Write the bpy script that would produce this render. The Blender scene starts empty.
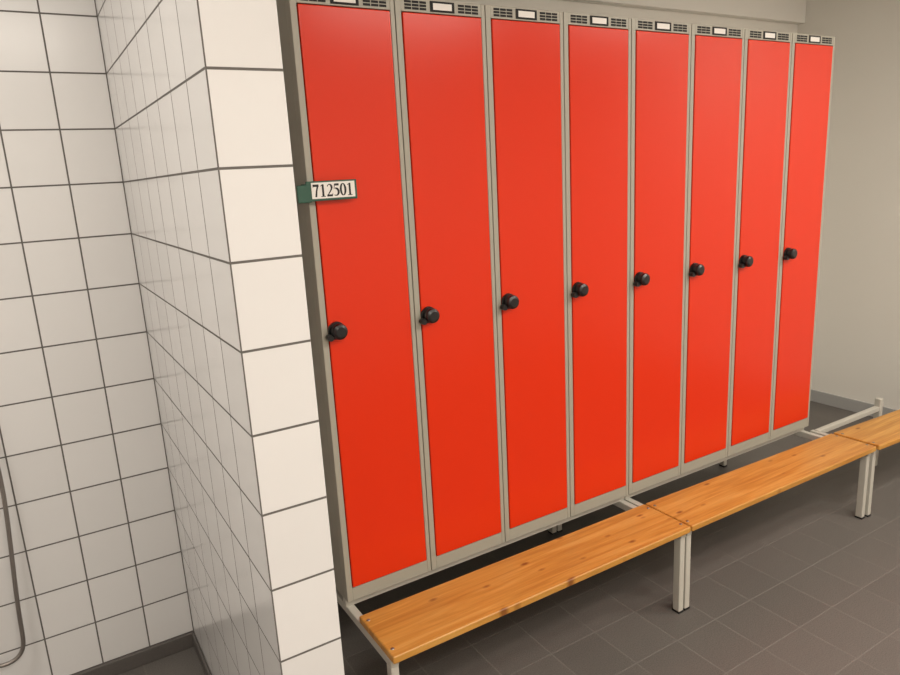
import bpy, bmesh, math
import numpy as np
from mathutils import Matrix, Vector
sc=bpy.context.scene
sc.view_settings.view_transform='Standard'
col=bpy.context.collection

# ------------------------------------------------------------------ materials
def newmat(name):
    m=bpy.data.materials.new(name);m.use_nodes=True
    nt=m.node_tree;b=nt.nodes['Principled BSDF'];return m,nt,b
def simple(name,c,rough=.5,metal=0,bump=0,bscale=200,var=0,spec=.5):
    m,nt,b=newmat(name)
    b.inputs['Base Color'].default_value=(*c,1);b.inputs['Roughness'].default_value=rough;b.inputs['Metallic'].default_value=metal;b.inputs['Specular IOR Level'].default_value=spec
    if bump or var:
        tc=nt.nodes.new('ShaderNodeTexCoord');n=nt.nodes.new('ShaderNodeTexNoise');n.inputs['Scale'].default_value=bscale;n.inputs['Detail'].default_value=4
        nt.links.new(tc.outputs['Object'],n.inputs['Vector'])
        if bump:
            bp=nt.nodes.new('ShaderNodeBump');bp.inputs['Strength'].default_value=bump;bp.inputs['Distance'].default_value=.002
            nt.links.new(n.outputs['Fac'],bp.inputs['Height']);nt.links.new(bp.outputs['Normal'],b.inputs['Normal'])
        if var:
            r=nt.nodes.new('ShaderNodeMixRGB');r.inputs[1].default_value=(*[x*(1-var) for x in c],1);r.inputs[2].default_value=(*[min(1,x*(1+var)) for x in c],1)
            nt.links.new(n.outputs['Fac'],r.inputs[0]);nt.links.new(r.outputs[0],b.inputs['Base Color'])
    return m
def tilemat(name,axes,off,bw,rh,mort,c1,c2,cm,rough,bumpd=.6,spec=.5,grain=0):
    m,nt,b=newmat(name);L=nt.links.new
    g=nt.nodes.new('ShaderNodeNewGeometry');s=nt.nodes.new('ShaderNodeSeparateXYZ');L(g.outputs['Position'],s.inputs[0])
    cb=nt.nodes.new('ShaderNodeCombineXYZ')
    for i in range(2):
        a=nt.nodes.new('ShaderNodeMath');a.operation='SUBTRACT';L(s.outputs[axes[i]],a.inputs[0]);a.inputs[1].default_value=off[i];L(a.outputs[0],cb.inputs[i])
    br=nt.nodes.new('ShaderNodeTexBrick');br.offset=0;br.squash=1
    L(cb.outputs[0],br.inputs['Vector'])
    br.inputs['Scale'].default_value=1;br.inputs['Brick Width'].default_value=bw;br.inputs['Row Height'].default_value=rh
    br.inputs['Mortar Size'].default_value=mort;br.inputs['Mortar Smooth'].default_value=.15;br.inputs['Bias'].default_value=0
    br.inputs['Color1'].default_value=(*c1,1);br.inputs['Color2'].default_value=(*c2,1);br.inputs['Mortar'].default_value=(*cm,1)
    colout=br.outputs['Color']
    if grain:
        n=nt.nodes.new('ShaderNodeTexNoise');n.inputs['Scale'].default_value=260;n.inputs['Detail'].default_value=3;L(g.outputs['Position'],n.inputs['Vector'])
        mr=nt.nodes.new('ShaderNodeMapRange');mr.inputs['From Min'].default_value=.3;mr.inputs['From Max'].default_value=.7;mr.inputs['To Min'].default_value=1-grain;mr.inputs['To Max'].default_value=1+grain;L(n.outputs['Fac'],mr.inputs[0])
        mm=nt.nodes.new('ShaderNodeVectorMath');mm.operation='SCALE';L(colout,mm.inputs[0]);L(mr.outputs[0],mm.inputs['Scale']);colout=mm.outputs[0]
    L(colout,b.inputs['Base Color'])
    ro=nt.nodes.new('ShaderNodeMapRange');ro.inputs['To Min'].default_value=rough;ro.inputs['To Max'].default_value=.85;L(br.outputs['Fac'],ro.inputs[0]);L(ro.outputs[0],b.inputs['Roughness'])
    inv=nt.nodes.new('ShaderNodeMath');inv.operation='SUBTRACT';inv.inputs[0].default_value=1;L(br.outputs['Fac'],inv.inputs[1])
    bp=nt.nodes.new('ShaderNodeBump');bp.inputs['Strength'].default_value=bumpd;bp.inputs['Distance'].default_value=.002;L(inv.outputs[0],bp.inputs['Height']);L(bp.outputs['Normal'],b.inputs['Normal'])
    b.inputs['Specular IOR Level'].default_value=spec
    return m
TW,TH=.1503,.1602
PX0,PX1,PY0,PY1=-.3693,-.2383,-.5851,.6178
cW1,cW2,cG=(.71,.70,.69),(.75,.74,.73),(.13,.12,.11)
M_tileXZ=tilemat('white_tile_frontal',(0,2),(PX0,.056),TW,TH,.0025,cW1,cW2,cG,.2)
M_tileYZ=tilemat('white_tile_side',(1,2),(PY0,.056),TW,TH,.0025,cW1,cW2,cG,.16)
M_floor=tilemat('grey_floor_tile',(0,1),(.05,.02),.2,.2,.0026,(.120,.110,.100),(.132,.121,.110),(.165,.151,.137),.5,.4,.35,.25)
M_base=simple('dark_tile_base',(.10,.09,.083),.45,var=.15,bscale=150)
M_wall=simple('painted_wall',(.83,.81,.75),.7,bump=.15,bscale=120)
M_wallup=simple('painted_soffit',(.86,.84,.79),.7,bump=.1,bscale=120)
M_ceil=simple('ceiling_white',(.75,.73,.70),.8)
M_basegrey=simple('baseboard_grey',(.42,.42,.41),.5)
M_red=simple('red_enamel',(.69,.030,.004),.24,bump=.03,bscale=300,spec=.32)
M_frame=simple('grey_beige_enamel',(.36,.345,.285),.4)
M_tube=simple('pale_grey_enamel',(.52,.50,.44),.38)
M_black=simple('black_plastic',(.006,.006,.007),.3)
M_dark=simple('vent_slot_dark',(.012,.012,.012),.8)
M_white=simple('white_card',(.80,.78,.74),.5)
M_green=simple('dark_green_plastic',(.02,.085,.055),.4)
M_ink=simple('black_ink',(.012,.012,.012),.6)
M_chrome=simple('chrome',(.7,.7,.7),.18,metal=1)
M_bolt=simple('bolt_steel',(.25,.24,.22),.4,metal=1)
M_hose=simple('hose_metal',(.30,.27,.25),.35,metal=.8,bump=.4,bscale=400)
def woodmat():
    m,nt,b=newmat('lacquered_pine');L=nt.links.new
    tc=nt.nodes.new('ShaderNodeNewGeometry')
    mp=nt.nodes.new('ShaderNodeMapping');mp.inputs['Scale'].default_value=(1.6,32,10);L(tc.outputs['Position'],mp.inputs[0])
    n=nt.nodes.new('ShaderNodeTexNoise');n.inputs['Scale'].default_value=1.4;n.inputs['Detail'].default_value=6;n.inputs['Distortion'].default_value=.9;L(mp.outputs[0],n.inputs['Vector'])
    mp2=nt.nodes.new('ShaderNodeMapping');mp2.inputs['Scale'].default_value=(8,140,30);L(tc.outputs['Position'],mp2.inputs[0])
    n2=nt.nodes.new('ShaderNodeTexNoise');n2.inputs['Scale'].default_value=1.5;n2.inputs['Detail'].default_value=3;L(mp2.outputs[0],n2.inputs['Vector'])
    r=nt.nodes.new('ShaderNodeValToRGB');e=r.color_ramp.elements
    e[0].position=.30;e[0].color=(.44,.185,.030,1);e[1].position=.68;e[1].color=(.66,.35,.085,1)
    x=e.new(.5);x.color=(.57,.275,.052,1)
    L(n.outputs['Fac'],r.inputs[0])
    gm=nt.nodes.new('ShaderNodeMixRGB');gm.blend_type='MULTIPLY';gm.inputs[0].default_value=.35
    bw=nt.nodes.new('ShaderNodeRGBToBW');L(n2.outputs['Color'],bw.inputs[0]);mr=nt.nodes.new('ShaderNodeMapRange');mr.inputs['From Min'].default_value=.3;mr.inputs['From Max'].default_value=.7;mr.inputs['To Min'].default_value=.6;mr.inputs['To Max'].default_value=1.1;L(bw.outputs[0],mr.inputs[0])
    L(r.outputs[0],gm.inputs[1]);L(mr.outputs[0],gm.inputs[2])
    mk=nt.nodes.new('ShaderNodeMapping');mk.inputs['Scale'].default_value=(7,16,.001);mk.inputs['Location'].default_value=(.3,.2,0);L(tc.outputs['Position'],mk.inputs[0])
    v=nt.nodes.new('ShaderNodeTexVoronoi');v.inputs['Scale'].default_value=1;L(mk.outputs[0],v.inputs['Vector'])
    kr=nt.nodes.new('ShaderNodeValToRGB');k=kr.color_ramp.elements;k[0].position=.05;k[0].color=(.25,.08,.02,1);k[1].position=.15;k[1].color=(1,1,1,1);L(v.outputs['Distance'],kr.inputs[0])
    km=nt.nodes.new('ShaderNodeMixRGB');km.blend_type='MULTIPLY';km.inputs[0].default_value=.75;L(gm.outputs[0],km.inputs[1]);L(kr.outputs[0],km.inputs[2])
    L(km.outputs[0],b.inputs['Base Color']);b.inputs['Roughness'].default_value=.38
    return m
M_wood=woodmat()

# ------------------------------------------------------------------ geometry helpers
class Grp:
    def __init__(s,name,loc):
        s.o=bpy.data.objects.new(name,None);s.o.empty_display_size=.05;s.o.location=loc;col.objects.link(s.o);s.loc=Vector(loc)
def mesh_obj(name,bm,mat,grp=None,smooth=False):
    if grp: bmesh.ops.translate(bm,verts=bm.verts,vec=-grp.loc)
    me=bpy.data.meshes.new(name);bm.to_mesh(me);bm.free()
    if smooth:
        for p in me.polygons:p.use_smooth=True
    o=bpy.data.objects.new(name,me);col.objects.link(o)
    for mm in (mat if isinstance(mat,list) else [mat]):me.materials.append(mm)
    if grp:o.parent=grp.o
    return o
def addbox(bm,x0,x1,y0,y1,z0,z1,bev=0,seg=2,mi=0):
    r=bmesh.ops.create_cube(bm,size=1);vs=r['verts']
    bmesh.ops.scale(bm,verts=vs,vec=(x1-x0,y1-y0,z1-z0));bmesh.ops.translate(bm,verts=vs,vec=((x0+x1)/2,(y0+y1)/2,(z0+z1)/2))
    fs=set(f for v in vs for f in v.link_faces)
    for f in fs:f.material_index=mi
    if bev:
        es=list(set(e for v in vs for e in v.link_edges));bmesh.ops.bevel(bm,geom=es,offset=bev,segments=seg,affect='EDGES',profile=.5,material=mi)
def box(name,x0,x1,y0,y1,z0,z1,mat,bev=0,grp=None):
    bm=bmesh.new();addbox(bm,x0,x1,y0,y1,z0,z1,bev);return mesh_obj(name,bm,mat,grp)
def addcyl(bm,p0,p1,r0,r1=None,seg=28,mi=0):
    p0=Vector(p0);p1=Vector(p1);r1=r0 if r1 is None else r1
    d=p1-p0;rot=d.to_track_quat('Z','Y').to_matrix().to_4x4()
    r=bmesh.ops.create_cone(bm,cap_ends=True,segments=seg,radius1=r0,radius2=r1,depth=d.length,matrix=Matrix.Translation((p0+p1)/2)@rot)
    for v in r['verts']:
        for f in v.link_faces:f.material_index=mi
def tube(name,pts,rad,mat,grp):
    c=bpy.data.curves.new(name,'CURVE');c.dimensions='3D';c.bevel_depth=rad;c.bevel_resolution=5
    s=c.splines.new('NURBS');s.points.add(len(pts)-1);s.use_endpoint_u=True;s.order_u=4
    for i,p in enumerate(pts):s.points[i].co=(*(Vector(p)-grp.loc),1)
    c.materials.append(mat);o=bpy.data.objects.new(name,c);col.objects.link(o);o.parent=grp.o;return o

# ------------------------------------------------------------------ room shell
XR,XL,YB,YF,ZC=3.72,-2.3,1.03,-3.4,2.75
box('floor',XL-.1,XR+.1,YF-.1,YB+.1,-.1,0,M_floor)
box('ceiling',XL-.1,XR+.1,YF-.1,YB+.1,ZC,ZC+.1,M_ceil)
box('wall_back',PX1,XR+.1,YB,YB+.1,0,ZC,M_wall)
box('wall_right',XR,XR+.1,YF-.1,YB,0,ZC,M_wall)
box('wall_front',XL-.1,XR,YF-.1,YF,0,ZC,M_wall)
box('wall_left',XL-.1,XL,YF,PY1,0,ZC,M_tileYZ)
box('wall_shower_back',XL-.1,PX0,PY1,YB+.1,0,ZC,M_tileXZ)
bm=bmesh.new();addbox(bm,PX0,PX1,PY0,YB+.1,0,ZC)
for f in bm.faces:
    f.material_index=1 if abs(f.normal.x)>.5 else 0
mesh_obj('wall_partition',bm,[M_tileXZ,M_tileYZ])
box('soffit_1',PX1+.001,XR-.001,YB-.05,YB-.001,2.43,ZC-.001,M_wallup,.003)  # shallow soffit box along the top of the back wall, slightly lighter
box('baseboard_right',XR-.012,XR-.0005,YF+.01,YB-.015,.0,.08,M_basegrey,.002)
box('baseboard_back',PX1+.01,XR-.001,YB-.012,YB-.0005,.0,.08,M_basegrey,.002)
box('baseboard_shower_back',XL+.02,PX0-.0005,PY1-.012,PY1-.0005,.0,.056,M_base,.003)
box('baseboard_partition',PX0-.010,PX0-.0005,PY0,PY1-.013,.0,.056,M_base,.003)
box('baseboard_left',XL+.0005,XL+.012,YF+.01,PY1-.013,.0,.056,M_base,.003)

# ------------------------------------------------------------------ lockers
ZB,ZT=.360,2.107
DEP=.50
for k in range(8):
    x=.3*k;g=Grp('locker',(x+.15,DEP/2,ZB))
    bm=bmesh.new();e=.0014
    addbox(bm,x+e,x+.0195,0,.03,ZB,ZT,.0014)
    addbox(bm,x+.2855,x+.3-e,0,.03,ZB,ZT,.0014)
    addbox(bm,x+.0195,x+.2855,.0005,.03,ZB,.404,.001)
    addbox(bm,x+.0195,x+.2855,.0005,.03,2.0715,ZT,.001)
    addbox(bm,x+e,x+.004,.03,DEP,ZB,ZT)
    addbox(bm,x+.296,x+.3-e,.03,DEP,ZB,ZT)
    addbox(bm,x+.004,x+.296,DEP-.003,DEP,ZB,ZT)
    addbox(bm,x+.004,x+.296,.03,DEP-.003,ZB,ZB+.004)
    addbox(bm,x+.004,x+.296,.03,DEP-.003,ZT-.004,ZT)
    mesh_obj('carcass',bm,M_frame,g)
    bm=bmesh.new();addbox(bm,x+.0218,x+.2832,-.003,.012,.4068,2.0688,.0025,3);addbox(bm,x+.028,x+.277,.012,.018,.412,2.063)
    mesh_obj('door',bm,M_red,g)
    bm=bmesh.new()
    cx=x+.1525
    for row in range(3):
        z=2.0775+row*.0085
        for a,b_ in ((cx-.122,cx-.101),(cx-.098,cx-.077),(cx-.074,cx-.053),(cx+.053,cx+.074),(cx+.077,cx+.098),(cx+.101,cx+.122)):
            addbox(bm,a,b_,-.0004,.002,z,z+.006)
    addbox(bm,cx-.040,cx+.040,-.0012,.002,2.0755,2.1035)
    mesh_obj('vent_slots',bm,M_dark,g)
    bm=bmesh.new();addbox(bm,cx-.031,cx+.031,-.0018,-.0012,2.0808,2.0982);mesh_obj('label_card',bm,M_white,g)
    lx,lz=x+.044,1.216
    bm=bmesh.new()
    addcyl(bm,(lx,-.003,lz),(lx,-.012,lz),.026,.025)
    addcyl(bm,(lx,-.012,lz),(lx,-.030,lz),.021,.023)
    addcyl(bm,(lx,-.030,lz),(lx,-.036,lz),.023,.021)
    addcyl(bm,(lx,-.036,lz),(lx,-.040,lz),.021,.014)
    addbox(bm,lx-.030,lx+.004,-.024,-.010,lz-.022,lz-.008,.004)
    addcyl(bm,(lx-.026,-.026,lz-.015),(lx-.026,-.008,lz-.015),.0095)
    mesh_obj('lock_knob',bm,M_black,g)

# ------------------------------------------------------------------ bench units
BZ=.3575
def bench(x0,x1,yb0,yb1,yf0,yf1,full=True):
    g=Grp('wooden_bench',((x0+x1)/2,-.19,0))
    bm=bmesh.new();addbox(bm,x0+.003,x1-.003,0,1,BZ-.024,BZ,0)
    for v in bm.verts:
        t=(v.co.x-x0)/(x1-x0);b_=yb0+(yb1-yb0)*t;f_=yf0+(yf1-yf0)*t;v.co.y=f_+(b_-f_)*v.co.y
    bmesh.ops.bevel(bm,geom=list(bm.edges),offset=.005,segments=3,affect='EDGES',profile=.5)
    mesh_obj('seat_board',bm,M_wood,g)
    bm=bmesh.new();zt=BZ-.024
    for i,a in enumerate(((x0+.004,x0+.029),(x1-.029,x1-.004))):
        yy=(yf0,yf1)[i]+.022
        yend=.47 if full else .0
        addbox(bm,a[0],a[1],yy,yend,zt-.028,zt,.003)
        addbox(bm,a[0],a[1],yy+.002,yy+.032,0.006,zt-.028,.003)
        if full or i: addbox(bm,a[0],a[1],yend-.03,yend,0.006,zt-.028,.003)
    if full:
        addbox(bm,x0+.03,x1-.03,.45,.47,zt-.026,zt-.004,.002)
        addbox(bm,x0+.002,x1-.002,.43,.455,zt,ZB-.0005,.002)
        addbox(bm,x0+.002,x1-.002,.02,.045,zt,ZB-.0005,.002)
    else:
        addbox(bm,x0+.02,2.98,-.036,-.010,zt-.020,zt+.004,.003)
        addbox(bm,2.965,2.995,-.038,-.008,.006,zt+.045,.003)
    mesh_obj('stand_frame',bm,M_tube,g)
    bm=bmesh.new()
    for i,a in enumerate((x0+.016,x1-.016)):
        for y in ((yf0,yf1)[i]+.039,.455 if full else -.015):
            if full or i or y<-.1: addbox(bm,a-.014,a+.014,y-.017,y+.017,0,.008,.002)
    mesh_obj('leg_feet',bm,M_black,g)
    bm=bmesh.new()
    for i,a in enumerate((x0+.018,x1-.018)):
        for y in ((yb0,yb1)[i]-.035,(yf0,yf1)[i]+.035):
            addcyl(bm,(a,y,BZ),(a,y,BZ+.0018),.006,.004,16)
    mesh_obj('bolts',bm,M_bolt,g)
bench(0,1.2,-.075,-.082,-.302,-.306)
bench(1.2,2.4,-.082,-.112,-.306,-.318)
bench(2.41,3.61,-.112,-.17,-.322,-.375,False)

# ------------------------------------------------------------------ number sign (magnetic holder)
SX0,SX1,SZ0,SZ1=-.012,.133,1.577,1.629
g=Grp('number_sign',(.06,-.01,1.60))
bm=bmesh.new();addbox(bm,SX0,SX1,-.026,-.022,SZ0,SZ1,.0015);
addbox(bm,SX0-.026,SX0+.014,-.0265,-.0205,SZ0-.003,SZ0+.043,.003)
addbox(bm,SX0-.006,SX0+.016,-.022,-.0005,SZ0+.006,SZ1-.006,.002)
addbox(bm,SX1-.03,SX1-.008,-.022,-.0042,SZ0+.006,SZ1-.006,.002)
mesh_obj('holder',bm,M_green,g)
box('white_label',SX0+.014,SX1-.007,-.0272,-.026,SZ0+.006,SZ1-.004,M_white,0,g)
def strip(bm,pts,ws,T):
    pts=[Vector(p) for p in pts];L=[];R=[]
    for i,p in enumerate(pts):
        a=pts[max(i-1,0)];b=pts[min(i+1,len(pts)-1)];d=(b-a).normalized();n=Vector((-d.y,d.x))*ws[i]*1.15/2
        L.append(T(p+n));R.append(T(p-n))
    L=[bm.verts.new(v) for v in L];R=[bm.verts.new(v) for v in R]
    for i in range(len(L)-1):bm.faces.new((L[i],L[i+1],R[i+1],R[i]))
def arc(cx,cy,rx,ry,a0,a1,n):
    return [(cx+rx*math.cos(math.radians(a0+(a1-a0)*i/n)),cy+ry*math.sin(math.radians(a0+(a1-a0)*i/n))) for i in range(n+1)]
def digit(bm,ch,ox,oz,h):
    T=lambda p:Vector((ox+p[0]*h,-.0275,oz+p[1]*h))
    if ch=='7':
        strip(bm,[(.03,.90),(.54,.90)],[.16,.16],T);strip(bm,[(.07,.98),(.05,.72)],[.06,.02],T);strip(bm,[(.47,.9),(.34,.5),(.26,0)],[.12,.12,.14],T)
    if ch=='1':
        strip(bm,[(.30,.98),(.30,.02)],[.15,.15],T);strip(bm,[(.10,.025),(.50,.025)],[.05,.05],T);strip(bm,[(.33,.95),(.08,.84)],[.07,.03],T)
    if ch=='2':
        p=arc(.28,.70,.19,.25,160,-30,12);strip(bm,p,[.05,.07,.07,.06,.07,.08,.1,.13,.15,.16,.15,.13,.12],T)
        strip(bm,[p[-1],(.25,.28),(.06,.04)],[.11,.08,.05],T);strip(bm,[(.04,.07),(.53,.07)],[.14,.14],T);strip(bm,[(.50,.05),(.55,.25)],[.07,.02],T)
    if ch=='5':
        strip(bm,[(.14,.91),(.52,.91)],[.15,.15],T);strip(bm,[(.14,.95),(.09,.55)],[.05,.05],T)
        p=arc(.23,.33,.24,.28,100,-125,14);strip(bm,p,[.12,.13,.14,.15,.16,.16,.16,.16,.15,.13,.11,.09,.07,.06,.08],T)
    if ch=='0':
        p=arc(.29,.5,.20,.46,0,360,28);w=[.06+.10*abs(math.cos(math.radians(360*i/28))) for i in range(29)];strip(bm,p,w,T)
bm=bmesh.new();H=.033;pit=.0193
for i,ch in enumerate('712501'):digit(bm,ch,SX0+.0165+i*pit,SZ0+.0105,H)
mesh_obj('digits',bm,M_ink,g)

# ------------------------------------------------------------------ shower mixer and hose
g=Grp('shower_set',(-1.05,PY1-.03,1.1))
yh=PY1-.045
tube('hose',[(-.90,yh-.04,1.55),(-.885,yh-.02,1.35),(-.86,yh,1.05),(-.838,yh,.86),(-.847,yh,.66),(-.862,yh,.48),(-.872,yh,.32),(-.872,yh,.245),(-.895,yh,.205),(-.95,yh,.195),(-1.0,yh,.24),(-1.03,yh,.5),(-1.05,yh,.8),(-1.05,yh,1.04)],.0065,M_hose,g)
bm=bmesh.new()
addcyl(bm,(-1.17,yh-.01,1.07),(-.97,yh-.01,1.07),.021);addcyl(bm,(-1.20,yh-.01,1.07),(-1.17,yh-.01,1.07),.026);addcyl(bm,(-.97,yh-.01,1.07),(-.94,yh-.01,1.07),.026)
addcyl(bm,(-1.13,yh-.01,1.07),(-1.13,PY1,1.07),.014);addcyl(bm,(-1.01,yh-.01,1.07),(-1.01,PY1,1.07),.014)
addcyl(bm,(-1.05,yh,1.05),(-1.05,yh,1.02),.011)
addcyl(bm,(-.93,yh,1.25),(-.93,yh,1.95),.010);addcyl(bm,(-.93,yh,1.27),(-.93,PY1,1.27),.012);addcyl(bm,(-.93,yh,1.93),(-.93,PY1,1.93),.012)
addcyl(bm,(-.90,yh-.04,1.54),(-.90,yh-.07,1.74),.011,.014);addcyl(bm,(-.90,yh-.06,1.76),(-.90,yh-.10,1.72),.03,.045);addbox(bm,-.94,-.89,yh-.06,yh+.01,1.62,1.65,.004)
mesh_obj('mixer_and_rail',bm,M_chrome,g,False)

# ------------------------------------------------------------------ lamps
def lamp(x,y,sx,sy,power,colr=(1,.925,.83)):
    g=Grp('ceiling_lamp',(x,y,ZC))
    bm=bmesh.new();addbox(bm,x-sx/2-.03,x+sx/2+.03,y-sy/2-.03,y+sy/2+.03,ZC-.05,ZC,.004);mesh_obj('housing',bm,M_ceil,g)
    l=bpy.data.lights.new('tube_light','AREA');l.shape='RECTANGLE';l.size=sx;l.size_y=sy;l.energy=power;l.color=colr
    o=bpy.data.objects.new('tube_light',l);col.objects.link(o);o.parent=g.o;o.location=(0,0,-.056)
lamp(-.3,-2.6,1.2,.4,50)
lamp(1.5,-2.1,1.2,.3,44)
lamp(2.9,-1.6,1.0,.3,38)
lamp(-1.4,-.5,.5,.5,21)

w=bpy.data.worlds.new('w');sc.world=w;w.use_nodes=True;w.node_tree.nodes['Background'].inputs[0].default_value=(.5,.45,.4,1);w.node_tree.nodes['Background'].inputs[1].default_value=.3

# ------------------------------------------------------------------ camera
yw,pi,ro,F=0.5403,-0.2306,-0.0544,695.3726
f=np.array([np.sin(yw)*np.cos(pi),np.cos(yw)*np.cos(pi),np.sin(pi)])
r0=np.array([np.cos(yw),-np.sin(yw),0]);u0=np.cross(r0,f)
r=np.cos(ro)*r0+np.sin(ro)*u0;u=-np.sin(ro)*r0+np.cos(ro)*u0
cd=bpy.data.cameras.new('camera');cd.sensor_width=36;cd.lens=F*36/900;cd.clip_start=.02
co=bpy.data.objects.new('camera',cd);col.objects.link(co)
co.matrix_world=Matrix(((r[0],u[0],-f[0],-.6703),(r[1],u[1],-f[1],-1.8157),(r[2],u[2],-f[2],1.6286),(0,0,0,1)))
sc.camera=co
